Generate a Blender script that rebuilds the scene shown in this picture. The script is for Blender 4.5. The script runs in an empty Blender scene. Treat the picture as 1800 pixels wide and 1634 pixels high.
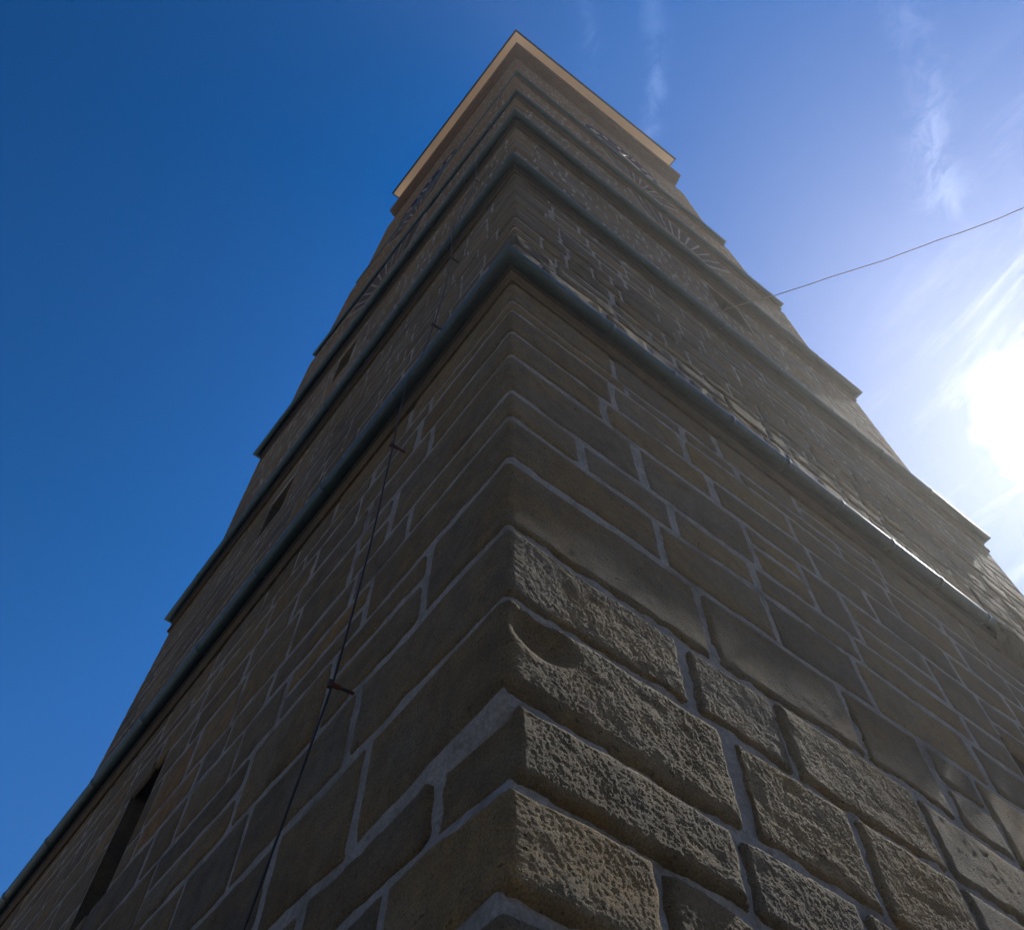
import bpy, math
import numpy as np
from mathutils import Vector, Matrix

# ------------------------------------------------------------------ camera, world, sun, exposure
S = bpy.context.scene
COL = S.collection
cam_d = bpy.data.cameras.new("camera")
cam = bpy.data.objects.new("camera", cam_d)
COL.objects.link(cam)
cam_d.sensor_fit = 'HORIZONTAL'
cam_d.sensor_width = 36.0
cam_d.lens = 1657.6 / 1800 * 36.0
cam_d.clip_start = 0.05
cam_d.clip_end = 3000
CAM = (1.5206, -1.1391, 1.6)
cam.matrix_world = (Matrix.Translation(CAM) @ Matrix.Rotation(0.920674, 4, 'Z')
                    @ Matrix.Rotation(2.662716, 4, 'X') @ Matrix.Rotation(0.009809, 4, 'Z'))
S.camera = cam

SUN = Vector((0.0305, 0.615, 0.788)).normalized()
EL = math.asin(SUN.z)
AZ = math.atan2(SUN.x, SUN.y)

S.render.engine = 'CYCLES'
S.view_settings.view_transform = 'Standard'
S.view_settings.look = 'None'
S.view_settings.gamma = 1
S.view_settings.exposure = 0.42

sun_d = bpy.data.lights.new("sun", 'SUN')
sun_d.energy = 5.0
sun_d.angle = math.radians(0.5)
sun_d.color = (1.0, 0.95, 0.87)
sun = bpy.data.objects.new("sun", sun_d)
sun.rotation_euler = SUN.to_track_quat('Z', 'Y').to_euler()
COL.objects.link(sun)

world = bpy.data.worlds.new("World")
S.world = world
world.use_nodes = True
WT = world.node_tree
WT.nodes.clear()


class NT:
    """small helper for writing node graphs"""
    def __init__(s, tree): s.t = tree; s.n = tree.nodes; s.l = tree.links
    def node(s, kind, **kw):
        n = s.n.new(kind)
        for k, v in kw.items():
            if k == 'inp':
                for i, x in v.items(): s.put(n.inputs[i], x)
            else: setattr(n, k, v)
        return n
    def put(s, sock, x):
        if isinstance(x, bpy.types.NodeSocket): s.l.new(x, sock)
        elif isinstance(x, bpy.types.Node): s.l.new(x.outputs[0], sock)
        else: sock.default_value = x
    def m(s, op, a, b=0.0, c=0.0, clamp=False):
        n = s.node('ShaderNodeMath', operation=op, use_clamp=clamp, inp={0: a, 1: b, 2: c})
        return n.outputs[0]
    def v(s, op, a, b=None, out=0, scale=None):
        n = s.node('ShaderNodeVectorMath', operation=op, inp={0: a})
        if b is not None: s.put(n.inputs[1], b)
        if scale is not None: s.put(n.inputs[3], scale)
        return n.outputs[out]
    def ramp(s, x, a, b, lo=0.0, hi=1.0, smooth=True):
        n = s.node('ShaderNodeMapRange', interpolation_type='SMOOTHSTEP' if smooth else 'LINEAR',
                   inp={0: x, 1: a, 2: b, 3: lo, 4: hi})
        return n.outputs[0]
    def mix(s, f, a, b, mode='MIX'):
        n = s.node('ShaderNodeMix', data_type='RGBA', blend_type=mode)
        s.put(n.inputs[0], f)
        for i, x in ((6, a), (7, b)):
            if isinstance(x, tuple) and len(x) == 3: x = (*x, 1.0)
            s.put(n.inputs[i], x)
        return n.outputs[2]
    def noise(s, vec, scale, detail=4, rough=.55, dist=0.0, out=0):
        n = s.node('ShaderNodeTexNoise', inp={'Vector': vec, 'Scale': scale, 'Detail': detail,
                                              'Roughness': rough, 'Distortion': dist})
        return n.outputs[out]


W = NT(WT)
tc = W.node('ShaderNodeTexCoord')
dirv = W.v('NORMALIZE', tc.outputs['Generated'])
sky = W.node('ShaderNodeTexSky', sky_type='NISHITA', sun_disc=False, sun_elevation=EL, sun_rotation=AZ,
             altitude=600, air_density=1.0, dust_density=0.25, ozone_density=4.0)
sxz = W.node('ShaderNodeSeparateXYZ', inp={0: dirv}).outputs[2]
satf = W.m('ADD', W.ramp(sxz, .18, .55, 0.9, 2.05), W.ramp(sxz, .55, .95, 0.0, 0.42))
lum = W.v('DOT_PRODUCT', sky.outputs[0], (.21, .72, .07), out=1)
lumv = W.node('ShaderNodeCombineXYZ', inp={0: lum, 1: lum, 2: lum}).outputs[0]
skyc = W.v('ADD', lumv, W.v('SCALE', W.v('SUBTRACT', sky.outputs[0], lumv), scale=satf))
skyc = W.v('MAXIMUM', skyc, (0, 0, 0))
skyc = W.v('SCALE', skyc, scale=W.m('POWER', W.m('MINIMUM', W.m('MULTIPLY', lum, 0.585), 0.86), 1.6))
dot = W.v('DOT_PRODUCT', dirv, tuple(SUN), out=1)
ang = W.m('ARCCOSINE', W.m('MINIMUM', dot, 0.99999))
# flat cloud-layer coordinates
sx = W.node('ShaderNodeSeparateXYZ', inp={0: dirv})
zc = W.m('MAXIMUM', sx.outputs[2], 0.05)
px_ = W.m('DIVIDE', sx.outputs[0], zc)
py_ = W.m('DIVIDE', sx.outputs[1], zc)
pl = W.node('ShaderNodeCombineXYZ', inp={0: px_, 1: py_}).outputs[0]
# cirrus
rotm = W.node('ShaderNodeMapping', inp={'Vector': pl, 'Rotation': (0, 0, math.radians(-118)), 'Scale': (1.0, 3.6, 1.0)})
ci = W.noise(rotm.outputs[0], 3.2, 9, .62, 0.5)
ci2 = W.noise(pl, 1.1, 3, .5)
cir = W.m('MULTIPLY', W.ramp(ci, .47, .74), W.ramp(ci2, .40, .62))
near = W.ramp(ang, 0.10, 0.62, 1.0, 0.0)
near2 = W.m('POWER', near, 2.0)
cir_amt = W.m('MULTIPLY', cir, W.m('ADD', W.m('MULTIPLY', near2, 0.8), W.m('MULTIPLY', near, 0.18)), clamp=True)
wisp_n = W.noise(pl, 26.0, 7, .66, 1.0)
wob_n = W.m('MULTIPLY', W.m('SUBTRACT', W.noise(pl, 11.0, 4, .6), 0.5), 0.05)
for (ax, ay), (bx, by), wd, amt in (((.034, .05), (-.018, .112), .0080, .20), ((.075, .10), (.018, .165), .013, .20),
                                    ((.024, .155), (-.034, .198), .010, .34), ((.225, .29), (.150, .415), .020, .24),
                                    ((.150, .395), (.10, .50), .022, .30)):
    L_ = math.hypot(bx - ax, by - ay); dx, dy = (bx - ax) / L_, (by - ay) / L_
    rel = W.v('SUBTRACT', pl, (ax, ay, 0))
    t_ = W.m('DIVIDE', W.v('DOT_PRODUCT', rel, (dx, dy, 0), out=1), L_)
    n_ = W.m('ADD', W.v('DOT_PRODUCT', rel, (-dy, dx, 0), out=1), wob_n)
    g_ = W.m('EXPONENT', W.m('MULTIPLY', W.m('POWER', W.m('DIVIDE', W.m('ABSOLUTE', n_), wd), 2.0), -1.0))
    g_ = W.m('MULTIPLY', g_, W.m('MULTIPLY', W.ramp(t_, -.15, .25), W.ramp(t_, .75, 1.15, 1.0, 0.0)))
    g_ = W.m('MULTIPLY', W.m('MULTIPLY', g_, W.ramp(wisp_n, .36, .66)), amt)
    cir_amt = W.m('ADD', cir_amt, g_, clamp=True)
cloudc = W.mix(near, (0.22, 0.28, 0.46), (0.75, 0.76, 0.78))
col = W.mix(cir_amt, (0, 0, 0, 1), cloudc)
# bright thin cloud round the sun
blobn = W.noise(pl, 9.0, 6, .6, 0.3)
ang2 = W.m('ADD', ang, W.m('MULTIPLY', W.m('SUBTRACT', blobn, 0.5), 0.045))
core = W.ramp(ang2, 0.034, 0.088, 1.0, 0.0)
halo = W.m('EXPONENT', W.m('MULTIPLY', ang2, -12.0))
halo2 = W.m('EXPONENT', W.m('MULTIPLY', ang, -4.2))
SKYMUL = 0.111
bg_sky = W.v('MULTIPLY', W.v('SCALE', skyc, scale=SKYMUL), (1.0, .95, 1.04))
tot = W.v('ADD', bg_sky, col)
tot = W.v('ADD', tot, W.v('SCALE', (0.95, 0.97, 1.0), scale=W.m('MULTIPLY', halo, 0.22)))
tot = W.v('ADD', tot, W.v('SCALE', (0.34, 0.42, 0.62), scale=W.m('MULTIPLY', halo2, 0.05)))
tot = W.v('ADD', tot, W.v('SCALE', (2.5, 2.45, 2.35), scale=core))
bg = W.node('ShaderNodeBackground', inp={0: tot, 1: 0.75})
wo = W.node('ShaderNodeOutputWorld', inp={0: bg})

# ------------------------------------------------------------------ generic helpers
def add_mesh(name, V, F, mats, parent=None, smooth=False, fmat=None, tint=None):
    me = bpy.data.meshes.new(name)
    V = np.asarray(V, dtype=np.float32)
    if isinstance(F, np.ndarray):
        nf = len(F); k = F.shape[1]
        me.vertices.add(len(V)); me.vertices.foreach_set('co', V.ravel())
        me.loops.add(nf * k); me.loops.foreach_set('vertex_index', F.ravel().astype(np.int32))
        me.polygons.add(nf)
        me.polygons.foreach_set('loop_start', np.arange(0, nf * k, k, dtype=np.int32))
        me.polygons.foreach_set('loop_total', np.full(nf, k, dtype=np.int32))
        if fmat is not None: me.polygons.foreach_set('material_index', np.asarray(fmat, dtype=np.int32))
        me.polygons.foreach_set('use_smooth', np.full(nf, smooth))
        me.update(calc_edges=True)
    else:
        me.from_pydata([tuple(map(float, v)) for v in V], [], F)
        for i, p in enumerate(me.polygons):
            p.use_smooth = smooth
            if fmat is not None: p.material_index = fmat[i]
        me.update()
    if tint is not None:
        a = me.color_attributes.new('tint', 'FLOAT_COLOR', 'POINT')
        t = np.ones((len(V), 4), dtype=np.float32); t[:, :np.asarray(tint).shape[1]] = tint
        a.data.foreach_set('color', t.ravel())
    for m in (mats if isinstance(mats, (list, tuple)) else [mats]): me.materials.append(m)
    o = bpy.data.objects.new(name, me)
    COL.objects.link(o)
    if parent is not None: o.parent = parent
    return o


def thing(name, label, cat, loc=(0, 0, 0), group=None):
    o = bpy.data.objects.new(name, None)
    COL.objects.link(o)
    o.location = loc
    o.empty_display_size = 0.3
    o['label'] = label; o['category'] = cat
    if group: o['group'] = group
    return o


def box_vf(x0, x1, y0, y1, z0, z1):
    V = [(x0, y0, z0), (x1, y0, z0), (x1, y1, z0), (x0, y1, z0), (x0, y0, z1), (x1, y0, z1), (x1, y1, z1), (x0, y1, z1)]
    F = [(0, 3, 2, 1), (4, 5, 6, 7), (0, 1, 5, 4), (1, 2, 6, 5), (2, 3, 7, 6), (3, 0, 4, 7)]
    return V, F


def join_vf(parts):
    V = []; F = []
    for v, f in parts:
        n = len(V); V += list(v); F += [tuple(i + n for i in q) for q in f]
    return V, F


def tube_vf(pts, r, seg=8, cap=True):
    pts = [Vector(p) for p in pts]; V = []; F = []
    rr = r if isinstance(r, (list, tuple)) else [r] * len(pts)
    up = Vector((0.31, 0.17, 0.93))
    for i, p in enumerate(pts):
        a = pts[max(i - 1, 0)]; b = pts[min(i + 1, len(pts) - 1)]
        t = (b - a).normalized()
        u = t.cross(up)
        if u.length < .05: u = t.cross(Vector((1, 0, 0)))
        u.normalize(); w = t.cross(u)
        for k in range(seg):
            an = 2 * math.pi * k / seg
            V.append(tuple(p + (u * math.cos(an) + w * math.sin(an)) * rr[i]))
    for i in range(len(pts) - 1):
        for k in range(seg):
            k2 = (k + 1) % seg
            F.append((i * seg + k, i * seg + k2, (i + 1) * seg + k2, (i + 1) * seg + k))
    if cap:
        F.append(tuple(range(seg - 1, -1, -1))); n = (len(pts) - 1) * seg
        F.append(tuple(n + k for k in range(seg)))
    return V, F


_rt = np.random.default_rng(11).random(4096)
def _h(ix, iy, iz):
    n = (ix * 73856093) ^ (iy * 19349663) ^ (iz * 83492791)
    return _rt[(n ^ (n >> 13)) & 4095]
def vnoise(x, y, z):
    x = np.asarray(x, float); y = np.asarray(y, float) + 0 * x; z = np.asarray(z, float) + 0 * x
    ix = np.floor(x).astype(np.int64); iy = np.floor(y).astype(np.int64); iz = np.floor(z).astype(np.int64)
    fx = x - ix; fy = y - iy; fz = z - iz
    fx = fx * fx * (3 - 2 * fx); fy = fy * fy * (3 - 2 * fy); fz = fz * fz * (3 - 2 * fz)
    r = 0
    for a in (0, 1):
        for b in (0, 1):
            for c in (0, 1):
                r = r + _h(ix + a, iy + b, iz + c) * (fx if a else 1 - fx) * (fy if b else 1 - fy) * (fz if c else 1 - fz)
    return r * 2 - 1
def fbm(x, y, z, o=3, g=.5):
    r = 0; a = 1; s = 1
    for i in range(o):
        r = r + a * vnoise(x * s + 17.3 * i, y * s + 5.1 * i, z * s); a *= g; s *= 2.03
    return r

# ------------------------------------------------------------------ materials
def new_mat(name):
    m = bpy.data.materials.new(name); m.use_nodes = True
    m.node_tree.nodes.clear()
    return m, NT(m.node_tree)


def finish(N, color, rough=.85, bump=None, bstr=.5, bdist=.01, metal=0.0, spec=.3):
    b = N.node('ShaderNodeBsdfPrincipled', inp={'Base Color': color, 'Roughness': rough, 'Metallic': metal,
                                                'Specular IOR Level': spec})
    if bump is not None:
        bn = N.node('ShaderNodeBump', inp={'Strength': bstr, 'Distance': bdist, 'Height': bump})
        N.l.new(bn.outputs[0], b.inputs['Normal'])
    N.node('ShaderNodeOutputMaterial', inp={0: b})


def stone_mat(name, k=1.0, attr=True, base=(.16, .145, .115)):
    m, N = new_mat(name)
    t = N.node('ShaderNodeTexCoord').outputs['Object']
    if attr: c0 = N.node('ShaderNodeVertexColor', layer_name='tint').outputs[0]
    else: c0 = N.node('ShaderNodeRGB').outputs[0]; c0.default_value = (*base, 1)
    big = N.noise(t, 1.7, 5, .6, .4)
    mid = N.noise(t, 9.0, 6, .65, .2)
    fine = N.noise(t, 110.0, 4, .75)
    str_ = N.noise(N.node('ShaderNodeMapping', inp={'Vector': t, 'Scale': (5, 5, 16)}).outputs[0], 1.0, 4, .6, 1.2)
    c = N.mix(N.ramp(big, .35, .68), c0, N.mix(1.0, c0, (1.15, .98, .70), 'MULTIPLY'))
    c = N.mix(N.ramp(mid, .3, .72, .0, .75), c, N.mix(1.0, c, (.55, .56, .60), 'MULTIPLY'))
    c = N.mix(N.ramp(str_, .52, .72, 0, .5), c, N.mix(1.0, c, (1.45, 1.2, .70), 'MULTIPLY'))
    soot = N.ramp(N.noise(t, .9, 6, .7, .8), .48, .70)
    c = N.mix(N.m('MULTIPLY', soot, .65), c, N.mix(1.0, c, (.50, .50, .50), 'MULTIPLY'))
    c = N.mix(N.ramp(fine, .3, .7, 0, 1), N.mix(1.0, c, (.62, .62, .64), 'MULTIPLY'), N.mix(1.0, c, (1.36, 1.34, 1.28), 'MULTIPLY'))
    pit = N.ramp(N.noise(t, 38, 2, .5), .66, .74, 0, 1)
    c = N.mix(N.m('MULTIPLY', pit, .6), c, N.mix(1.0, c, (.3, .3, .3), 'MULTIPLY'))
    h = N.m('ADD', N.m('MULTIPLY', fine, .35), N.m('MULTIPLY', N.noise(t, 210, 3, .7), .18))
    h = N.m('SUBTRACT', N.m('ADD', h, N.m('MULTIPLY', mid, .7)), N.m('MULTIPLY', pit, .4))
    finish(N, c, .93, h, 1.0, .020 * k, spec=.15)
    return m


M_STONE = stone_mat('weathered_sandstone')
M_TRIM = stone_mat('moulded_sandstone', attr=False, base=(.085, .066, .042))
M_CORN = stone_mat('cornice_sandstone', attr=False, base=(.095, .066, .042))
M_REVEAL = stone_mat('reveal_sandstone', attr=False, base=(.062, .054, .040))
M_BRICK = stone_mat('arch_brick', attr=True)

M_MORT, N = new_mat('pale_lime_mortar')
t = N.node('ShaderNodeTexCoord').outputs['Object']
a = N.noise(t, 6, 5, .6); b = N.noise(t, 60, 4, .7)
c = N.mix(N.ramp(a, .3, .7), (.20, .192, .18), (.30, .288, .27))
c = N.mix(N.ramp(b, .3, .7, 0, .6), c, (.12, .113, .10))
c = N.mix(N.ramp(N.noise(t, 14, 5, .7), .52, .68, 0, .6), c, (.10, .09, .072))
c = N.mix(N.ramp(N.noise(t, 2.3, 5, .65), .5, .7, 0, .8), c, (.085, .078, .066))
finish(N, c, .95, N.m('ADD', b, N.noise(t, 150, 3, .7)), .8, .008, spec=.1)

M_COP, N = new_mat('green_copper_sheet')
t = N.node('ShaderNodeTexCoord').outputs['Object']
a = N.noise(t, 3, 5, .65, .3)
st = N.noise(N.node('ShaderNodeMapping', inp={'Vector': t, 'Scale': (26, 26, 2.0)}).outputs[0], 1.0, 4, .6)
c = N.mix(N.ramp(a, .35, .68), (.007, .034, .050), (.015, .056, .070))
c = N.mix(N.ramp(st, .48, .66, 0, .7), c, (.025, .055, .065))
finish(N, c, N.ramp(a, .3, .7, .38, .6), N.m('ADD', st, N.noise(t, 40, 3, .6)), .35, .004, metal=.25, spec=.5)

M_SOF, N = new_mat('soffit_render')
t = N.node('ShaderNodeTexCoord').outputs['Object']
a = N.noise(t, 1.2, 5, .6); b = N.noise(t, 22, 4, .7)
c = N.mix(N.ramp(a, .3, .7), (.72, .54, .38), (.62, .50, .38))
c = N.mix(N.ramp(b, .35, .7, 0, .4), c, (.60, .48, .36))
finish(N, c, .85, b, .3, .004)

M_DARK, N = new_mat('dark_metal_edge')
t = N.node('ShaderNodeTexCoord').outputs['Object']
finish(N, N.mix(N.noise(t, 8, 3), (.012, .012, .013), (.03, .03, .03)), .5, N.noise(t, 30, 2), .2, .003, metal=.4)

M_VOID, N = new_mat('dark_window_pane')
t = N.node('ShaderNodeTexCoord').outputs['Object']
finish(N, N.mix(N.noise(t, 4, 3), (.008, .009, .01), (.02, .02, .022)), .35)

M_ROOF, N = new_mat('roof_sheet')
t = N.node('ShaderNodeTexCoord').outputs['Object']
finish(N, N.mix(N.noise(t, 4, 4), (.05, .12, .12), (.10, .2, .19)), .6)

M_DIAL, N = new_mat('dark_blue_dial')
t = N.node('ShaderNodeTexCoord').outputs['Object']
finish(N, N.mix(N.noise(t, 9, 3), (.008, .011, .03), (.014, .018, .045)), .9, spec=.05)
M_GOLD, N = new_mat('gold_leaf')
t = N.node('ShaderNodeTexCoord').outputs['Object']
finish(N, N.mix(N.noise(t, 20, 3), (.75, .5, .18), (.85, .62, .28)), .35, metal=.9)

M_CABLE, N = new_mat('cable_sheath')
t = N.node('ShaderNodeTexCoord').outputs['Object']
finish(N, N.mix(N.noise(t, 30, 3), (.012, .013, .015), (.03, .03, .032)), .45, metal=.3)
M_WIRE, N = new_mat('steel_wire')
t = N.node('ShaderNodeTexCoord').outputs['Object']
finish(N, N.mix(N.noise(t, 14, 3), (.10, .10, .09), (.22, .21, .18)), .35, metal=.7)
M_RUST, N = new_mat('rusty_iron')
t = N.node('ShaderNodeTexCoord').outputs['Object']
finish(N, N.mix(N.ramp(N.noise(t, 40, 4), .4, .6), (.02, .03, .035), (.10, .025, .012)), .7, N.noise(t, 120, 3), .4, .002)

M_GROUND, N = new_mat('shaded_paving')  # shade of the near ground put into the paving colour
t = N.node('ShaderNodeTexCoord').outputs['Object']
br = N.node('ShaderNodeTexBrick', inp={'Vector': t, 'Color1': (.07, .065, .058, 1), 'Color2': (.09, .084, .075, 1),
                                       'Mortar': (.07, .065, .06, 1), 'Scale': 1.0, 'Mortar Size': .01,
                                       'Brick Width': .4, 'Row Height': .2})
c = N.mix(N.ramp(N.noise(t, .6, 6, .6), .3, .7, 0, .5), br.outputs[0], (.10, .095, .085))
finish(N, c, .9, N.noise(t, 20, 4), .3, .01)

M_LEDGE_SHADE = stone_mat('ledge_shade_sandstone', attr=False, base=(.022, .019, .016))  # near-black tone paints the shadow band under the copper drip

# ------------------------------------------------------------------ ground
M_EARTH, N = new_mat('dry_pale_earth')
t = N.node('ShaderNodeTexCoord').outputs['Object']
finish(N, N.mix(N.ramp(N.noise(t, .05, 8, .6), .3, .7), (.34, .28, .20), (.42, .36, .28)), .95, N.noise(t, 3, 5), .3, .05)
g = add_mesh('ground', *box_vf(-700, 700, -700, 700, -1.0, 0.0), M_EARTH)
g['kind'] = 'structure'
n_ = 64
pv = add_mesh('shaded_pavement', [(26 * math.cos(2 * math.pi * k / n_), 26 * math.sin(2 * math.pi * k / n_), .004) for k in range(n_)],
              [tuple(range(n_))], M_GROUND)  # unseen dark disc added for shaded ground, keeps bounce off the lower walls
pv['kind'] = 'structure'

# ------------------------------------------------------------------ tower
tower = thing('stone_tower', 'tall square tower of brown grey sandstone blocks with pale mortar and green copper ledges',
              'tower')
rng = np.random.default_rng(5)

# storeys: z0, z1, oR (x of right-hand face), oL (-y of left-hand face), end of left face, end of right face
STOREYS = [
    (0.0,   8.12,  0.00,  0.00, 9.90, 8.10),
    (8.32, 12.50, -0.035, -0.045, 8.00, 8.07),
    (12.75, 17.50, -0.19, -0.16, 7.80, 7.92),
    (17.75, 22.60, -0.30, -0.23, 7.69, 7.80),
    (22.9, 28.50, -0.39, -0.29, 7.60, 7.70),
    (28.8, 36.65, -0.50, -0.40, 7.46, 7.58),
]
# window openings (unfolded u, z): u<0 left-hand face, u>0 right-hand face
WINDOWS = {0: [(-4.96, -4.30, 5.62, 7.16), (3.95, 4.75, 4.60, 6.20)],
           1: [(-4.92, -4.36, 10.9, 11.75)],
           2: [(-4.86, -4.32, 15.8, 17.0), (4.05, 4.80, 15.8, 17.15)]}
COURSES0 = [0, .46, .92, 1.36, 1.80, 2.22, 2.62, 3.061, 3.432, 3.765, 4.286, 4.758, 5.336, 5.768, 6.078, 6.62, 7.004,
            7.394, 7.596, 8.12]
VERT0 = {7: ([.56, 1.35, 2.0], [.533, 1.22, 1.75, 2.5]), 8: ([.352, 1.12, 1.75], [.93, 1.52, 2.2]),
         9: ([.84, 1.5, 2.4], [1.015, 1.70, 2.35]),
         10: ([1.03, 1.95], [.888, 1.43, 2.35]), 11: ([.595, 1.40, 2.2], [1.12, 2.08, 2.7]), 12: ([1.18, 2.0], [.935, 1.7]),
         13: ([.88, 1.42, 2.3], [.46, 1.10, 1.7]), 14: ([1.12, 1.53, 2.2], [.92, 1.8]), 15: ([.8, 1.5], [.71, 1.6]),
         16: ([1.0, 1.7], [.825, 1.45]), 17: ([.9, 1.6], [.985, 1.5]), 18: ([1.2, 2.2], [.9, 1.9])}
# corner block whose right-hand face stands forward, and so on: course -> (dL, dR, corner radius, relief)
QUOIN = {7: (.0, .008, .02, .026), 8: (-.045, .004, .012, .024), 9: (.01, .002, .04, .020), 10: (.0, .0, .02, .017),
         11: (.006, .0, .035, .008), 12: (.0, .0, .02, .007), 13: (.0, .006, .02, .006)}


def place(u, z, d, st, dL=0, dR=0, r=.02):
    """unfolded wall coordinate -> world"""
    oR, oL = st[2], st[3]
    u = np.asarray(u, float)
    r = max(r, 1e-3)
    a = np.clip(u / r, -1, 1) * (math.pi / 4)
    nx = np.sin(math.pi / 4 + a); ny = -np.cos(math.pi / 4 + a)
    left = u < -r; right = u > r
    cx = oR - r; cy = -oL + r
    x = np.where(left, oR + u, np.where(right, oR + d, cx + nx * (r + d)))
    y = np.where(left, -oL - d, np.where(right, -oL + u, cy + ny * (r + d)))
    x = x + dR * np.where(u > 0, 1.0, np.exp(np.minimum(u, 0) / .12))
    y = y - dL * np.where(u < 0, np.exp(np.minimum(u, 0) / .35), np.exp(-np.maximum(u, 0) / .12))
    return np.stack([x, y, np.broadcast_to(z, x.shape)], -1)


PAL = np.array([[.165, .150, .118], [.150, .142, .124], [.172, .148, .100], [.135, .130, .122], [.125, .125, .125],
                [.190, .160, .104], [.158, .150, .132], [.145, .130, .095]]) * np.array([.72, .64, .55])
PAL = (PAL.mean(0) * .45 + PAL * .55) * np.array([1.16, 1.16, 1.10])


def spaced(L, cell, edge=(0, .006, .016, .032)):
    if L < .13: return np.array([0, .006, .02, .5 * L, L - .02, L - .006, L]) / L
    n = max(2, int(round((L - 2 * edge[-1]) / cell)))
    mid = np.linspace(edge[-1], L - edge[-1], n + 1)
    return np.concatenate([edge[:-1], mid, L - np.array(edge[:-1])[::-1]]) / L


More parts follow.
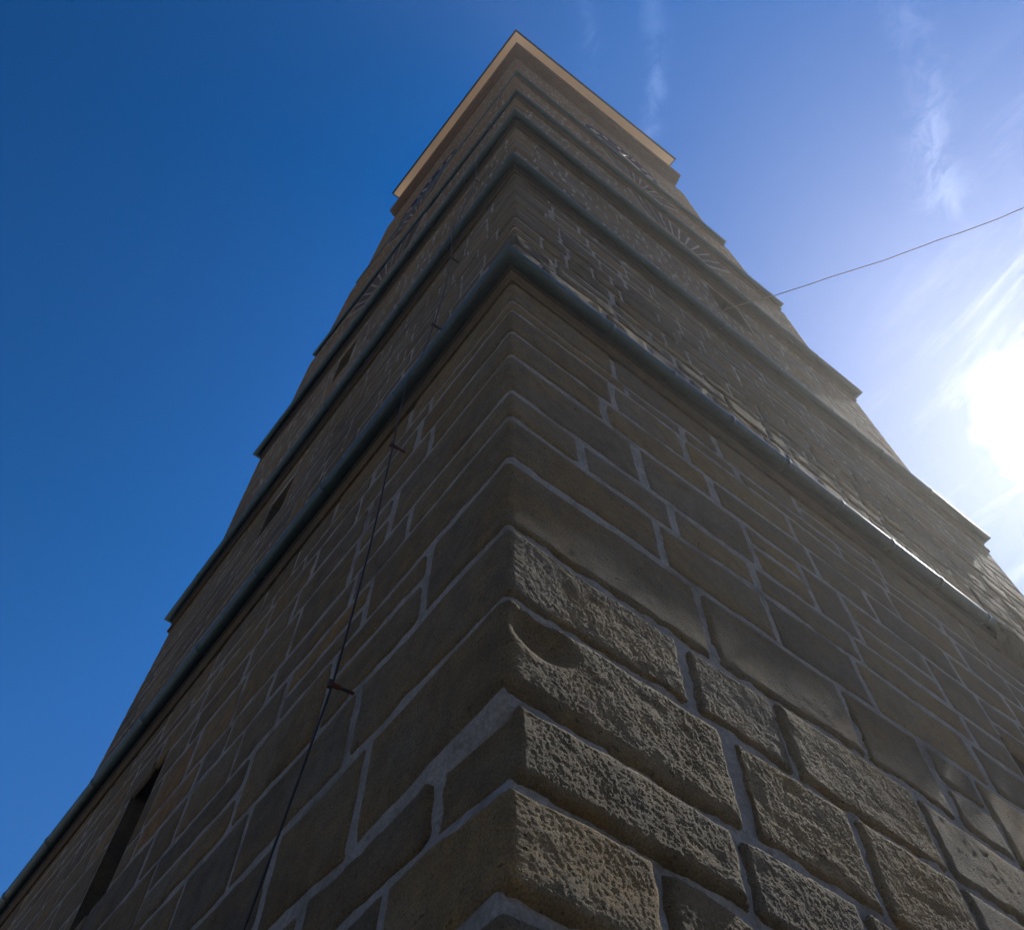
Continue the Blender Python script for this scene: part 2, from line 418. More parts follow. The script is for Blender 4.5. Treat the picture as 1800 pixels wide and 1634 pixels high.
def build_storey(si, st):
    z0, z1, oR, oL, WL, WR = st
    wins = WINDOWS.get(si, [])
    AV = []; AF = []; AT = []; base = 0
    r_ = np.random.default_rng(100 + si)
    if si == 0: zs = COURSES0
    else:
        zs = [z0]
        lo, hi = {1: (.18, .40), 2: (.15, .32), 3: (.14, .30), 4: (.14, .28), 5: (.16, .30)}[si]
        while zs[-1] < z1 - hi: zs.append(zs[-1] + r_.uniform(lo, hi))
        zs.append(z1)
    amp = [0 if i in (0, len(zs) - 1) else r_.uniform(.012, .034) for i in range(len(zs))]
    if si > 1: amp = [x * 1.3 for x in amp]
    sd = r_.uniform(0, 100, len(zs))
    def zj(i, u): return zs[i] + amp[i] * (vnoise(u * .9 + sd[i], sd[i], 0 * u) + .5 * vnoise(u * 2.7, sd[i] + 9, 0 * u))

    def stone(u0, u1, f0, f1, ci, quoin, H, zm):
        """stone between u0,u1 and joint functions f0,f1"""
        nonlocal base
        right = (u0 + u1) > 0
        um = (u0 + u1) / 2
        nearR = right or quoin
        if zm < 5.5 and nearR and um < 3.0 and si == 0: cell = .0042 if zm > 2.9 and zm < 5.0 and um < 2.6 else (.02 if zm > 2.6 else .15)
        elif zm < 5.2 and um > -2.6: cell = .03
        elif zm < 8.3: cell = .06
        elif si == 1: cell = .05 if (right and zm < 10.2) else .1
        else: cell = .2
        if zm < 2.5: cell = .15
        L = u1 - u0; H = max(.08, H)
        edge = (0, .006, .016, .032) if zm < 8.3 else (0, .012, .03)
        S_ = spaced(L, cell, edge); T_ = spaced(H, cell, edge)
        if quoin:
            s0 = -u0 / L
            extra = s0 + np.array([-.05, -.03, -.018, -.008, 0, .008, .018, .03, .05]) / L
            S_ = np.unique(np.round(np.concatenate([S_[(np.abs(S_ - s0) > .055 / L)], extra]), 6))
        s, t = np.meshgrid(S_, T_, indexing='ij')
        mh = r_.uniform(.006, .012) + (.003 if si else 0)
        u = u0 + s * L
        za = f0(u); zb = f1(u)
        es = np.minimum(s, 1 - s) * L; et = np.minimum(t, 1 - t) * H
        rc = r_.uniform(.008, .045); seed = r_.uniform(0, 500)
        # uneven inset of the outline, rounder at the corners
        ins_u = (mh if si == 0 else mh * .6) + .009 * (1 + fbm(u * 0 + seed, t * H * 11, s * 0, 3)) * (1 if zm < 9 else .6) + rc * .6 * np.clip(1 - et / rc, 0, 1) ** 2
        ins_t = (mh if si == 0 else mh + .010) + .009 * (1 + fbm(u * 8, t * 0 + seed, s * 0, 3)) + rc * .6 * np.clip(1 - es / rc, 0, 1) ** 2
        if r_.random() < .15: ins_u = ins_u + .018 * np.where(s < .5, 1, 0)
        wv = 1 + .7 * fbm(u * 1.9, za * 1.9, 0 * u + 40, 2)
        ins_u = ins_u * np.clip(wv, .25, 1.7); ins_t = ins_t * np.clip(wv, .25, 1.7)
        fu = np.clip(1 - es / .07, 0, 1); ft = np.clip(1 - et / .07, 0, 1)
        u = u + np.where(s < .5, 1, -1) * ins_u * fu
        z = za + t * (zb - za) + np.where(t < .5, 1, -1) * ins_t * ft
        # relief
        dL = dR = 0.0; rad = r_.uniform(.01, .03)
        if right: h = (.013 + (4.9 - zm) * .007 + r_.uniform(-.003, .003)) if (si == 0 and zm < 4.9) else r_.uniform(.008, .013)
        else: h = r_.uniform(.006, .012)
        if si == 1: h = r_.uniform(.010, .022)
        if quoin:
            if si == 0 and ci in QUOIN: dL, dR, rad, h = QUOIN[ci]
            else: dL, dR = np.abs(r_.normal(0, .005, 2)); h = r_.uniform(.008, .014); rad = r_.uniform(.015, .045)
        if si == 0 and zm > 5.4: h = max(.007, h * .6)
        e = np.minimum(es, et)
        if si == 0 and cell < .1: e = np.where(e > 0, np.maximum(e - .010 * np.clip(fbm(u * 16, z * 16, seed + 0 * u + 21, 2), 0, 1), e * .3), e)
        wgt = 1 - np.exp(-e / .011)
        hh = np.where(u < 0, min(h, .010), h) if quoin else h
        d = -.022 + (.022 + hh) * wgt
        if si: hh = r_.uniform(.003, .007); d = -.012 + (.012 + hh) * (1 - np.exp(-e / .005))
        if si == 1 and right and zm < 11: hh = r_.uniform(.008, .020); d = -.02 + (.02 + hh) * wgt
        inner = np.clip(e / .05, 0, 1)
        tilt = r_.normal(0, .004 if si == 0 else .003, 2)
        d = d + inner * ((s - .5) * tilt[0] + (t - .5) * tilt[1])
        d = d + inner * (.0022 if si == 0 else .0015) * fbm(u * 4, z * 4, seed + 0 * u, 3)
        if nearR and si == 0 and cell < .03:
            k = np.clip(u / .03, 0, 1) * np.clip((5.35 - z) / .2, 0, 1) if quoin else np.clip((5.35 - z) / .2, 0, 1)
            n1 = fbm(u * 105, z * 105, seed + 0 * u, 2, .7)
            n2 = fbm(u * 24, z * 24, seed + 0 * u + 3, 2)
            pits = np.clip(n1 - .35, 0, 1)
            d = d + k * np.clip(e / .012, 0, 1) * (.0016 * n1 + .0009 * n2 - .0026 * pits)
            n3 = fbm(u * 3, z * 7, seed + 0 * u + 7, 2)
            d = d - k * inner * .003 * np.clip(n3 - .25, 0, 1)
        elif si == 1 and right and zm < 11:
            d = d + inner * .012 * fbm(u * 7, z * 11, seed + 0 * u, 4, .6)
        if quoin and si == 0:
            if ci == 9:   # hollow eaten into the corner block, and its swollen lower edge
                g_ = np.exp(-(((u - .14) / .11) ** 2 + ((z - 4.15) / .10) ** 2) ** 2)
                d = d - .055 * g_
                low = np.clip((3.99 - z) / .2, 0, 1)
                d = d + .003 * low * np.exp(-(u / .25) ** 2)
                d = d - .05 * np.clip((3.87 - z) / .09, 0, 1) ** 1.5 * np.exp(-np.abs(u) / .5)
            if ci == 7:
                d = d - .035 * np.clip((3.13 - z) / .07, 0, 1) ** 1.4 * np.exp(-np.abs(u) / .35)
            if ci == 11:
                d = d - .009 * np.exp(-(((u - .05) / .12) ** 2 + ((z - 5.0) / .08) ** 2))
        if not (quoin and si == 0): d = np.where(e > (.016 if si == 0 else .009), np.maximum(d, .0028), d)
        P = place(u, z, d, st, dL, dR, rad).reshape(-1, 3)
        ni, nj = s.shape
        idx = base + np.arange(ni * nj).reshape(ni, nj)
        q = np.stack([idx[:-1, :-1], idx[1:, :-1], idx[1:, 1:], idx[:-1, 1:]], -1).reshape(-1, 4)
        AV.append(P); AF.append(q)
        c = PAL[r_.integers(len(PAL))] * r_.uniform(.82, 1.18)
        if (-4.15 < um < -3.5 and 5.7 < zm < 6.7 and si == 0) or (si > 0 and not quoin and r_.random() < .012): c = np.array([.17, .115, .06])
        if 1 <= si <= 3: c = c * np.array([.86, .92, 1.02])
        if si >= 4: c = c * np.array([1.0, .92, .80])
        AT.append(np.tile(c, (len(P), 1)))
        base += len(P)

    for ci in range(len(zs) - 1):
        H = zs[ci + 1] - zs[ci]; zm = (zs[ci] + zs[ci + 1]) / 2
        f0 = lambda u, i=ci: zj(i, u)
        f1 = lambda u, i=ci: zj(i + 1, u)
        vl, vr = VERT0.get(ci, (None, None)) if si == 0 else (None, None)
        big = 1.0 if si == 0 else (.72 if si == 1 else .58)
        def cuts(pref, W_):
            c = list(pref) if pref else [r_.uniform(.3, .9) * big]
            while c[-1] < W_ - 1.1 * big: c.append(c[-1] + r_.uniform(.35, 1.1) * big)
            return [x for x in c if x < W_ - .15] + [W_]
        cl = cuts(vl, WL); cr = cuts(vr, WR)
        stone(-cl[0], cr[0], f0, f1, ci, True, H, zm)
        segs = [(-b, -a) for a, b in zip(cl[:-1], cl[1:])] + list(zip(cr[:-1], cr[1:]))
        out = []
        for a, b in segs:
            for (wa, wb, wz0, wz1) in wins:
                if zm > wz0 and zm < wz1 and b > wa and a < wb:
                    if a < wa - .12: out.append((a, wa))
                    if b > wb + .12: out.append((wb, b))
                    break
            else: out.append((a, b))
        for a, b in out:
            if H > .40 and r_.random() < .22 and abs(a) > 1.2:
                k = r_.uniform(.42, .6)
                fm = lambda u, k=k: f0(u) * (1 - k) + f1(u) * k
                # two thinner stones, one over the other
                stone(a, b, f0, fm, ci, False, H * k, zm)
                stone(a, b, fm, f1, ci, False, H * (1 - k), zm)
            else: stone(a, b, f0, f1, ci, False, H, zm)
    # right-hand end of the lowest ledge: rough blocks carry on upward past it
    V = np.concatenate(AV); F = np.concatenate(AF); T = np.concatenate(AT)
    ns = len(F)
    # mortar sheet (split round the openings)
    us = set(np.round(np.concatenate([np.arange(-WL, WR, .25 if si else .06 if True else 0), [WR, -WL]]), 4))
    if si == 0:
        us = set(np.round(np.concatenate([np.arange(-WL, -3, .2), np.arange(-3, 0, .035), np.arange(0, 2.9, .016), np.arange(2.9, 3.2, .035), np.arange(3.2, WR, .2), [WR]]), 4))
        zz = set(np.round(np.concatenate([np.arange(0, 2.6, .3), np.arange(2.6, 3.0, .035), np.arange(3.0, 5.2, .016), np.arange(5.2, 5.6, .035), np.arange(5.6, 8.1, .1), [8.12]]), 4))
    else:
        us = set(np.round(np.concatenate([np.arange(-WL, WR, .2), [WR]]), 4)); zz = set(np.round(np.concatenate([np.arange(z0, z1, .2), [z1]]), 4))
    for w in wins: us |= {w[0], w[1]}; zz |= {w[2], w[3]}
    us |= {-.04, -.025, -.012, 0., .012, .025, .04}
    us = np.array(sorted(us)); zz = np.array(sorted(zz))
    us = us[np.concatenate([[True], np.diff(us) > 1e-4])]; zz = zz[np.concatenate([[True], np.diff(zz) > 1e-4])]
    u, z = np.meshgrid(us, zz, indexing='ij')
    d = (.0022 * fbm(u * 11, z * 11, 0 * u + 3, 3) if si == 0 else 0 * u) - .001
    if si == 0: d = d + np.where((u > 0) & (z < 5.3), -.004 + .0055 * fbm(u * 16, z * 16, 0 * u, 4, .6), 0)
    P = place(u, z, d, st, 0, 0, .03)
    if si == 0:
        g_ = np.clip(1 - np.abs(z - 4.06) / .2, 0, 1) * np.clip((.62 - np.abs(u)) / .15, 0, 1)
        P[..., 0] -= .09 * np.clip(g_ * 3, 0, 1) * (u > -.2); P[..., 1] += .05 * np.clip(g_ * 3, 0, 1) * (u > -.2)
        b_ = np.clip(1.6 - np.abs(z - 3.60) / .12, 0, 1)
        P[..., 1] += .055 * b_ * np.where(u < 0, np.exp(np.minimum(u, 0) / .35), np.exp(-np.maximum(u, 0) / .12))
        b_ = np.clip(1.5 - np.abs(z - 5.03) / .15, 0, 1) * (np.abs(u) < .45)
        P[..., 0] -= .03 * b_ * (u > -.1)
    P = P.reshape(-1, 3)
    ni, nj = u.shape
    idx = base + np.arange(ni * nj).reshape(ni, nj)
    um = (u[:-1, :-1] + u[1:, 1:]) / 2; zm_ = (z[:-1, :-1] + z[1:, 1:]) / 2
    keep = np.ones(um.shape, bool)
    for (wa, wb, wz0, wz1) in wins: keep &= ~((um > wa) & (um < wb) & (zm_ > wz0) & (zm_ < wz1))
    q = np.stack([idx[:-1, :-1], idx[1:, :-1], idx[1:, 1:], idx[:-1, 1:]], -1)[keep]
    V = np.concatenate([V, P]); F = np.concatenate([F, q]); T = np.concatenate([T, np.full((len(P), 3), .3)])
    fm = np.concatenate([np.zeros(ns, int), np.ones(len(F) - ns, int)])
    o = add_mesh('wall', V, F, [M_STONE, M_MORT], tower, smooth=True, fmat=fm, tint=T)
    # solid body behind the facing, flush with the two far faces
    t0 = z0 - .15 if si else 0
    core = join_vf([box_vf(-WL + oR, oR - .5, -oL + .5, WR - oL, t0, z1 + .2),
                    box_vf(-WL + oR + .004, -WL + oR + .2, -oL + .012, -oL + .8, z0, z1),
                    box_vf(oR - .8, oR - .012, WR - oL - .2, WR - oL - .004, z0, z1)])
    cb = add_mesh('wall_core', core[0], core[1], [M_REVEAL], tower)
    # openings
    for (wa, wb, wz0, wz1) in wins:
        left = wa < 0
        def q3(u, z, d):
            return (oR + u, -oL - d, z) if left else (oR + d, -oL + u, z)
        sp = .05; dp = .46; uo0, uo1 = (wa + sp, wb - sp * .4) if left else (wa + sp * .4, wb - sp)
        A = [(wa - .05, wz0 - .05), (wb + .05, wz0 - .05), (wb + .05, wz1 + .05), (wa - .05, wz1 + .05)]
        B = [(wa + .015, wz0 + .01), (wb - .015, wz0 + .01), (wb - .015, wz1 - .02), (wa + .015, wz1 - .02)]
        Cc = [(uo0, wz0 + .14), (uo1, wz0 + .14), (uo1, wz1 - .12), (uo0, wz1 - .12)]
        V2 = [q3(u, z, -.010) for u, z in A] + [q3(u, z, -.002) for u, z in B] + [q3(u, z, -dp * .55) for u, z in Cc] + \
             [q3(u, z, -dp) for u, z in Cc]
        F2 = []
        for k in range(3):
            for j in range(4):
                a_, b_ = 4 * k + j, 4 * k + (j + 1) % 4
                F2.append((a_, b_, b_ + 4, a_ + 4) if not left else (b_, a_, a_ + 4, b_ + 4))
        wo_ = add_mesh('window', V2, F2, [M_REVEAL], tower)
        Vp = [q3(u, z, -dp + .01) for u, z in Cc]
        add_mesh('pane', Vp, [(0, 1, 2, 3)], [M_VOID], wo_)
        # worn stone courses standing inside the opening
        for k in range(3):
            zz_ = wz0 + .16 + (wz1 - wz0 - .3) * (k + .5) / 3
    return o


for i_, st_ in enumerate(STOREYS): build_storey(i_, st_)

# ------------------------------------------------------------------ ledges
def ring_sweep(prof, o, XL, YR, near=True, partial=None, wob=.004, seed=0, seam=None):
    """prof: list of (inset, z). Loop round the tower (far sides too) or a partial run left end -> corner -> right end."""
    r_ = np.random.default_rng(seed)
    def line(a, b, n): return [a + (b - a) * k / n for k in range(n)]
    path = []   # (x,y, ix, iy) with inset direction; corners mitred
    nL = 90; nR = 80
    if partial:
        for x in [v for v in np.linspace(-XL, o, nL)[:-1] if v < o - .45]: path.append((x, -o, 0, 1))
        path.append((o, -o, -1, 1))
        for y in [v for v in np.linspace(-o, YR, nR)[1:] if v > -o + .45]: path.append((o, y, -1, 0))
        closed = False
    else:
        path.append((-XL, -o, 1, 1))
        for x in [v for v in np.linspace(-XL, o, nL)[1:-1] if -XL + .6 < v < o - .6]: path.append((x, -o, 0, 1))
        path.append((o, -o, -1, 1))
        for y in [v for v in np.linspace(-o, YR, nR)[1:-1] if -o + .6 < v < YR - .6]: path.append((o, y, -1, 0))
        path.append((o, YR, -1, -1))
        path.append((-XL, YR, 1, -1))
        closed = True
    seams = set()
    if seam:
        p2 = []
        for k, q in enumerate(path):
            p2.append(q)
            nx = path[k + 1] if k + 1 < len(path) else None
            if nx and k % seam == seam // 2 and q[2] * q[3] == 0 and nx[2] == q[2] and nx[3] == q[3]:
                dx, dy = nx[0] - q[0], nx[1] - q[1]; L_ = math.hypot(dx, dy)
                for t_, f_ in ((.02, 0), (.025, 1), (.045, 1), (.05, 0)):
                    if f_: seams.add(len(p2))
                    p2.append((q[0] + dx / L_ * t_, q[1] + dy / L_ * t_, q[2], q[3]))
        path = p2
    V = []; n = len(prof)
    for k, (x, y, ix, iy) in enumerate(path):
        w = .35 * wob * float(fbm(np.array([x * 1.3 + y * 1.1 + seed]), np.array([y * .7]), np.array([seed * 1.0]), 2)[0])
        sm = .007 if k in seams else 0
        for (e, z) in prof:
            ee = e - sm + w * .5
            V.append((x + ix * ee, y + iy * ee, z + w))
    F = []
    m = len(path)
    for k in range(m if closed else m - 1):
        k2 = (k + 1) % m
        for j in range(n - 1):
            F.append((k * n + j, k * n + j + 1, k2 * n + j + 1, k2 * n + j))
    if not closed:
        F.append(tuple(range(n))); F.append(tuple((m - 1) * n + j for j in range(n - 1, -1, -1)))
    return V, F


def ledge(o, z, XL, YR, wallR, depth, partial=False, seed=0, sc=1.0):
    """stone string course capped by a rolled copper drip"""
    inn = o - wallR
    r = .062 * sc
    stone = [(inn + .12, z + .02), (inn * .7, z - .01), (inn * .7, z - 2.6 * r), (inn * .76, z - 3.2 * r),
             (inn * .86, z - 4.3 * r), (inn * .93, z - depth * .92), (inn - .03, z - depth + .02),
             (inn - .028, z - depth - .03), (inn + .12, z - depth - .03)]
    V, F = ring_sweep(stone, o, XL, YR, partial=partial, wob=.008, seed=seed)
    npf = len(stone) - 1
    s_ = add_mesh('string_course', V, F, [M_TRIM, M_LEDGE_SHADE], tower, smooth=False, fmat=[1 if (k % npf) < (3 if partial else 5) and k < len(F) - 2 else 0 for k in range(len(F))])  # upper profile faces take the painted shadow tone
    cop = [(inn + .10, z + .10 * sc), (inn * .9, z + .085 * sc), (r * 1.3, z + .018)]
    for k in range(13):
        an = math.radians(70 - 235 * k / 12)
        cop.append((r - math.cos(an) * r, z - r + math.sin(an) * r))
    cop += [(r * 1.5, z - 1.5 * r)]
    V, F = ring_sweep(cop, o, XL, YR, partial=partial, wob=.006, seed=seed, seam=9)
    add_mesh('copper_flashing', V, F, [M_COP], s_, smooth=True)


ledge(.148, 8.34, 10.05, 5.22, 0.0, .34, partial=True, seed=1, sc=.95)
ledge(.10, 12.74, 8.14, 8.23, -.035, .36, seed=2, sc=.85)
ledge(.005, 17.74, 7.99, 8.10, -.17, .36, seed=3, sc=.8)
ledge(-.15, 22.86, 7.84, 7.94, -.27, .36, seed=4, sc=.7)
ledge(-.25, 28.76, 7.74, 7.83, -.36, .36, seed=5, sc=.7)

# cap stones of the lowest storey beyond the end of the copper ledge
def cap_run():
    prof = [(-.3, 8.46), (.02, 8.45), (.09, 8.41), (.115, 8.34), (.12, 8.24), (.115, 8.16), (.09, 8.10), (.03, 8.04), (.0, 8.0), (-.05, 7.98)]
    ys = np.arange(5.20, 8.12, .025)
    T = np.linspace(0, len(prof) - 1, 46)
    px = np.interp(T, range(len(prof)), [q[0] for q in prof]); pz = np.interp(T, range(len(prof)), [q[1] for q in prof])
    Y, X = np.meshgrid(ys, px, indexing='ij'); _, Z = np.meshgrid(ys, pz, indexing='ij')
    n = .030 * fbm(Y * 5, Z * 9, 0 * Y + 4, 4, .6)
    joint = np.exp(-(((Y + .06 * np.sin(Z * 9)) % .62 - .31) / .02) ** 2)
    bed = np.exp(-((Z - 8.23 - .02 * np.sin(Y * 5)) / .014) ** 2)
    X = X + (n - .035 * joint - .03 * bed) * (X > -.1)
    Z = Z + .012 * fbm(Y * 7, X * 7, 0 * Y + 9, 2)
    V = np.stack([X, Y, Z], -1).reshape(-1, 3)
    i = np.arange(Y.size).reshape(Y.shape)
    F = np.stack([i[:-1, :-1], i[1:, :-1], i[1:, 1:], i[:-1, 1:]], -1).reshape(-1, 4)
    return V, F
v_, f_ = cap_run()
add_mesh('coping', v_, f_, [M_REVEAL], tower)

# cornice under the eaves
pr = []
zc0 = 36.6
steps = [(.30, 0), (.30, .26), (.335, .27), (.335, .33), (.235, .34), (.235, .62), (.27, .63), (.27, .69), (.17, .70), (.17, .98), (.205, .99), (.205, 1.05), (.10, 1.06), (.095, 1.40), (.13, 1.41), (.13, 1.47), (.03, 1.50), (.0, 1.60), (0, 2.12), (.10, 2.16), (.5, 2.2)]
prof = [(.5, zc0)] + [(e, zc0 + h) for e, h in steps]
V, F = ring_sweep(prof, -.17, 7.83, 7.89, wob=.01, seed=9)
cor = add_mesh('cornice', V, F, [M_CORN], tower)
# block joints of the cornice as thin pale mortar fins
parts = []
r_ = np.random.default_rng(3)
x = -7.4
while x < -.6:
    parts.append(box_vf(x, x + .035, .17 - .003, .17 + .2, zc0 + 1.62, zc0 + 2.10)); x += r_.uniform(.9, 1.3)
y = .9
while y < 7.6:
    parts.append(box_vf(-.17 - .2, -.17 + .003, y, y + .035, zc0 + 1.62, zc0 + 2.10)); y += r_.uniform(.9, 1.3)
v_, f_ = join_vf(parts)
for k in range(0, len(v_), 8):
    add_mesh('mortar_joint', v_[k:k + 8], [tuple(i - k for i in f) for f in f_[k // 8 * 6:k // 8 * 6 + 6]], [M_MORT], cor)

# attic and roof
v_, f_ = box_vf(-7.4, -.5, .5, 7.5, 38.7, 41.6)
add_mesh('attic_wall', v_, f_, [M_CORN], tower)
roof = add_mesh('roof', [(-8.02, -.03, 41.66), (.03, -.03, 41.66), (.03, 8.1, 41.66), (-8.02, 8.1, 41.66),
                         (-8.02, -.03, 41.56), (.03, -.03, 41.56), (.03, 8.1, 41.56), (-8.02, 8.1, 41.56), (-4, 4, 44.5)],
                [(4, 5, 1, 0), (5, 6, 2, 1), (6, 7, 3, 2), (7, 4, 0, 3), (0, 1, 8), (1, 2, 8), (2, 3, 8), (3, 0, 8)], [M_DARK], tower)
v_, f_ = box_vf(-7.96, -.03, .03, 8.04, 41.50, 41.575)
add_mesh('soffit', v_, f_, [M_SOF], roof)
v_, f_ = ring_sweep([(.0, 41.57), (-.02, 41.60), (0, 41.64), (.05, 41.64), (.06, 41.57), (0.0, 41.57)], .02, 8.0, 8.08, wob=0, seed=3)
add_mesh('gutter', v_, f_, [M_DARK], roof)

# relieving arches over the bell-stage openings
def arch(side, uc, zc, r0, r1, st, n=15, a0=22, a1=158, seed=0):
    r_ = np.random.default_rng(seed)
    oR, oL = st[2], st[3]
    def q3(u, z, d): return (oR - u, -oL - d, z) if side < 0 else (oR + d, -oL + u, z)
    V = []; F = []; T = []
    def block(A0, A1, ra, rb, d):
        n0 = len(V)
        for (a, r, dd) in ((A0, ra, d), (A1, ra, d), (A1, rb, d), (A0, rb, d), (A0, ra, -.05), (A1, ra, -.05), (A1, rb, -.05), (A0, rb, -.05)):
            V.append(q3(uc + r * math.cos(a), zc + r * math.sin(a), dd))
        for f in ((0, 1, 2, 3), (4, 7, 6, 5), (0, 4, 5, 1), (1, 5, 6, 2), (2, 6, 7, 3), (3, 7, 4, 0)): F.append(tuple(i + n0 for i in f))
    R = math.radians
    for k in range(n):
        a = R(a0 + (a1 - a0) * k / n); b = R(a0 + (a1 - a0) * (k + 1) / n); g = .034 / r1
        c0 = len(V)
        block(a + g, b - g, r0 + r_.uniform(0, .03), r1 - r_.uniform(0, .05), .045 + r_.uniform(-.006, .006))
        c = np.array([.055, .044, .034]) * r_.uniform(.75, 1.3)
        T += [c] * (len(V) - c0)
    nb = len(F)
    m = 20
    for k in range(m):
        a = R(a0 - .6 + (a1 - a0 + 1.2) * k / m); b = R(a0 - .6 + (a1 - a0 + 1.2) * (k + 1) / m)
        c0 = len(V); block(a, b, r0 - .05, r1 + .06, .038); T += [np.array([.3, .3, .3])] * (len(V) - c0)
    add_mesh('brick_arch', V, F, [M_BRICK, M_MORT], tower, fmat=[0] * nb + [1] * (len(F) - nb), tint=np.array(T))

for sd_ in (-1, 1):
    arch(sd_, 3.75, 18.60, 2.1, 3.72, STOREYS[3], n=10, a0=57, a1=101, seed=31 + sd_)
    arch(sd_, 3.60, 24.25, 1.9, 3.40, STOREYS[4], n=10, a0=58, a1=102, seed=41 + sd_)

# clock dials
def dial(side, st):
    oR, oL = st[2], st[3]
    uc, zc, R_ = (4.15, 32.3, 1.45) if side > 0 else (4.15, 30.7, 1.45)
    def q3(u, z, d): return (oR - u, -oL - d, z) if side < 0 else (oR + d, -oL + u, z)
    n = 48; V = []; F = []
    for rr, d in ((R_, .0), (R_, .05), (R_ - .07, .055), (R_ - .10, .03)):
        for k in range(n):
            a = 2 * math.pi * k / n; V.append(q3(uc + rr * math.cos(a), zc + rr * math.sin(a), d))
    for j in range(3):
        for k in range(n):
            k2 = (k + 1) % n; F.append((j * n + k, j * n + k2, (j + 1) * n + k2, (j + 1) * n + k))
    F.append(tuple(3 * n + k for k in range(n)))
    o = add_mesh('clock_dial', V, F, [M_DIAL], tower)
    Vm = []; Fm = []
    def bar(a, r0, r1, w):
        c, s = math.cos(a), math.sin(a); n0 = len(Vm)
        for d in (.03, .042):
            for (r, ww) in ((r0, -w), (r1, -w), (r1, w), (r0, w)): Vm.append(q3(uc + r * c - ww * s, zc + r * s + ww * c, d))
        for f in ((4, 5, 6, 7), (0, 1, 5, 4), (1, 2, 6, 5), (2, 3, 7, 6), (3, 0, 4, 7)): Fm.append(tuple(i + n0 for i in f))
    for k in range(12):
        Vm.clear(); Fm.clear()
        bar(math.pi * k / 6, R_ - .42, R_ - .16, .035 if k % 3 else .06)
        add_mesh('hour_mark', list(Vm), list(Fm), [M_GOLD], o)
    for nm, an, a_, b_, w_ in (('minute_hand', 70, -.2, 1.15, .03), ('hour_hand', -35, -.15, .8, .045)):
        Vm.clear(); Fm.clear(); bar(math.radians(an), a_, b_, w_)
        add_mesh(nm, list(Vm), list(Fm), [M_GOLD], o)
for sd_ in (-1, 1): dial(sd_, STOREYS[5])

# the upper storeys stand slightly out of square
def lean_out(z, tab):
    return np.interp(z, [q[0] for q in tab], [q[1] for q in tab])
KL = [(0, 0), (12.8, 0), (17.7, .0175), (22.9, .028), (28.8, .028), (38, .030), (42, .034)]
KR = [(0, 0), (12.8, 0), (17.7, .005), (22.9, .016), (28.8, .013), (38, .022), (42, .027)]
for ob in tower.children_recursive:
    me = ob.data
    a = np.empty(len(me.vertices) * 3, dtype=np.float32); me.vertices.foreach_get('co', a); a = a.reshape(-1, 3)
    x, y, z = a[:, 0].copy(), a[:, 1].copy(), a[:, 2].copy()
    a[:, 1] += lean_out(z, KL) * x
    a[:, 0] += lean_out(z, KR) * y
    me.vertices.foreach_set('co', a.ravel()); me.update()

# ------------------------------------------------------------------ lightning conductor on the left-hand face
lc = thing('lightning_conductor', 'thin black cable held off the shaded left tower face by short iron rods',
           'cable', (-1.36, -.11, 0))
holders = [(-1.77, 2.40, 0), (-1.10, 4.78, 0), (-1.13, 7.15, 0), (-1.05, 9.45, -.05), (-1.0, 11.5, -.05), (-1.02, 16.2, -.16),
           (-.98, 21.9, -.23), (-.95, 27.5, -.29), (-.95, 34.0, -.40)]
path = []
ov = Vector(lc.location)
LED = {2: (8.34, .125), 4: (12.74, .12), 5: (17.74, .005), 6: (22.86, -.15), 7: (28.76, -.25)}
prev = None
for k, (x, z, o) in enumerate(holders):
    tip = Vector((x, -(o + .105), z - .02))
    path.append(tip)
    if k in LED:
        zl, ol = LED[k]; nx = holders[k + 1][0] if k + 1 < len(holders) else x
        xm = x + (nx - x) * .3
        path += [Vector((xm, -(ol + .012), zl - .22)), Vector((xm, -(ol + .014), zl - .02)), Vector((xm + (nx - x) * .2, -(ol - .03), zl + .04))]
    elif k + 1 < len(holders):
        a = tip; b = holders[k + 1]; bt = Vector((b[0], -(b[2] + .105), b[1] - .02))
        m_ = (a + bt) / 2 + Vector((.012 * (-1) ** k, .02, 0)); path.append(m_)
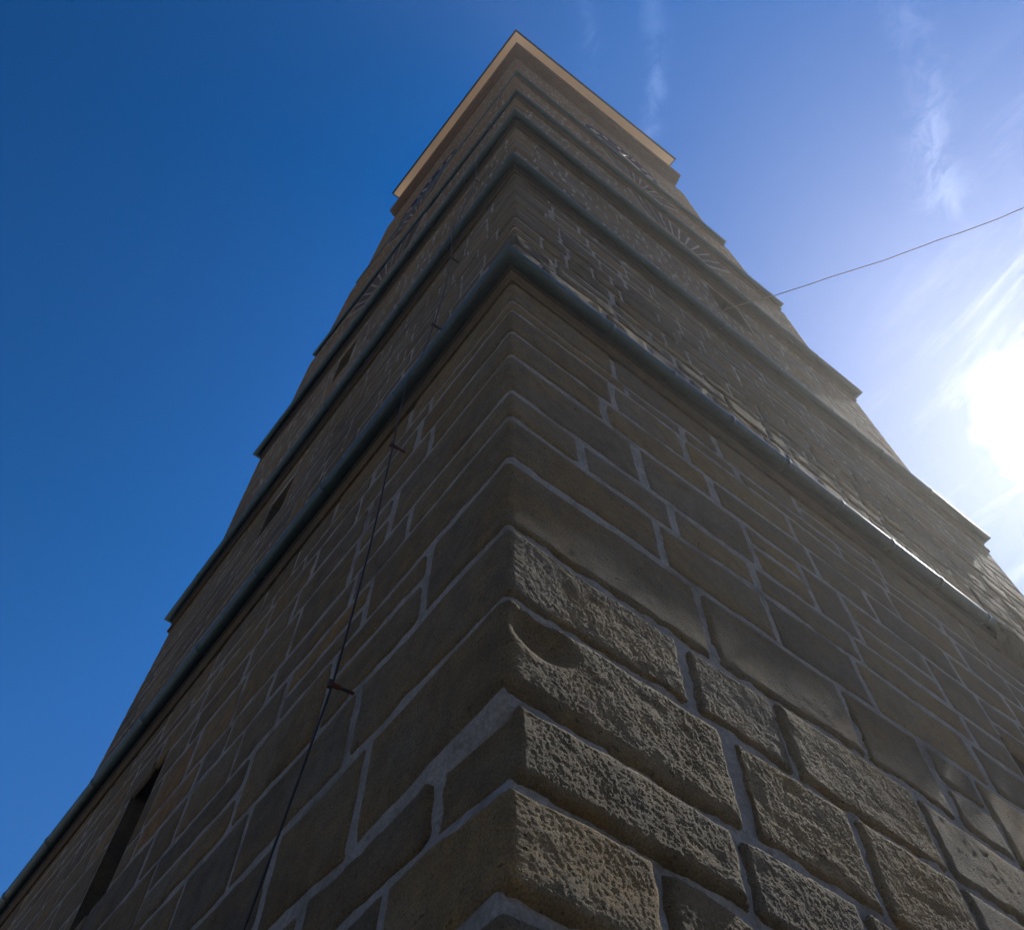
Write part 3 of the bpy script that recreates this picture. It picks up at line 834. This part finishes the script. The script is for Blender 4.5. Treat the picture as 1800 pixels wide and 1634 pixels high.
# smooth the path
def cr(P, n=6):
    out = []
    for i in range(len(P) - 1):
        p0 = P[max(i - 1, 0)]; p1 = P[i]; p2 = P[i + 1]; p3 = P[min(i + 2, len(P) - 1)]
        for k in range(n):
            t = k / n
            q = 0.5 * ((2 * p1) + (p2 - p0) * t + (2 * p0 - 5 * p1 + 4 * p2 - p3) * t * t + (3 * p1 - p0 - 3 * p2 + p3) * t ** 3)
            l = p1.lerp(p2, t); out.append(l.lerp(q, .35))
    return out + [P[-1]]
path = [Vector((-1.85, -.09, .1))] + path
v_, f_ = tube_vf([p - ov for p in cr(path)], .0055, 7)
add_mesh('cable', v_, f_, [M_CABLE], lc, smooth=True)
for k, (x, z, o) in enumerate(holders):
    base_ = Vector((x, -(o - .02), z)); tip = Vector((x - .002, -(o + .125), z - .022))
    p1 = base_.lerp(tip, .62)
    a_ = tube_vf([base_ - ov, p1 - ov], .0085, 8)
    b_ = tube_vf([p1 - ov, tip - ov], .0125, 8)
    c_ = tube_vf([tip.lerp(p1, .15) - ov + Vector((0, 0, -.022)), tip.lerp(p1, .15) - ov + Vector((0, 0, .022))], .010, 8)
    v_, f_ = join_vf([a_, b_, c_])
    add_mesh('cable_holder', v_, f_, [M_RUST], lc)

# ------------------------------------------------------------------ wire leaving the tower on the right
wr = thing('overhead_wire', 'thin grey wire running from the right tower face out across the sky', 'wire',
           (-.19, 4.42, 16.28))
WEND = WIRE_END = Vector((0, 0, 0))
def pix_ray(x, y):
    d = Vector(((x - 900) / 1657.6, -(y - 817) / 1657.6, -1))
    return cam.matrix_world.to_3x3() @ d
d = pix_ray(1960, 300); t_ = (15.0 - 1.6) / d.z
end = Vector(CAM) + d * t_
st0 = Vector((-.25, 4.42, 16.28))
pts = []
for k in range(61):
    s = k / 60
    p = st0.lerp(end, s); p.z -= .28 * 4 * s * (1 - s)
    p.z += (.018 * math.sin(k * .42) + .006 * math.sin(k * 1.1 + 1)) * min(1, k / 6)
    pts.append(p - wr.location)
v_, f_ = tube_vf(pts, .0065, 7)
add_mesh('wire', v_, f_, [M_WIRE], wr, smooth=True)
v_, f_ = tube_vf([(-.1, 0, 0), (.10, 0, 0)], .03, 8)
add_mesh('insulator', v_, f_, [M_CABLE], wr)

# ------------------------------------------------------------------ haze volume added to imitate the lens's veiling glare
HAZE = True
if HAZE:
    v_, f_ = box_vf(-60, 60, -60, 60, -1.6, 48)
    M_HAZE, N = new_mat('lens_veil_haze')
    vol = N.node('ShaderNodeVolumePrincipled', inp={'Color': (1, .99, .97, 1), 'Density': .00095, 'Anisotropy': .74})
    o_ = N.node('ShaderNodeOutputMaterial'); N.l.new(vol.outputs[0], o_.inputs['Volume'])
    hz = add_mesh('glare_haze', v_, f_, M_HAZE)
    hz['kind'] = 'stuff'
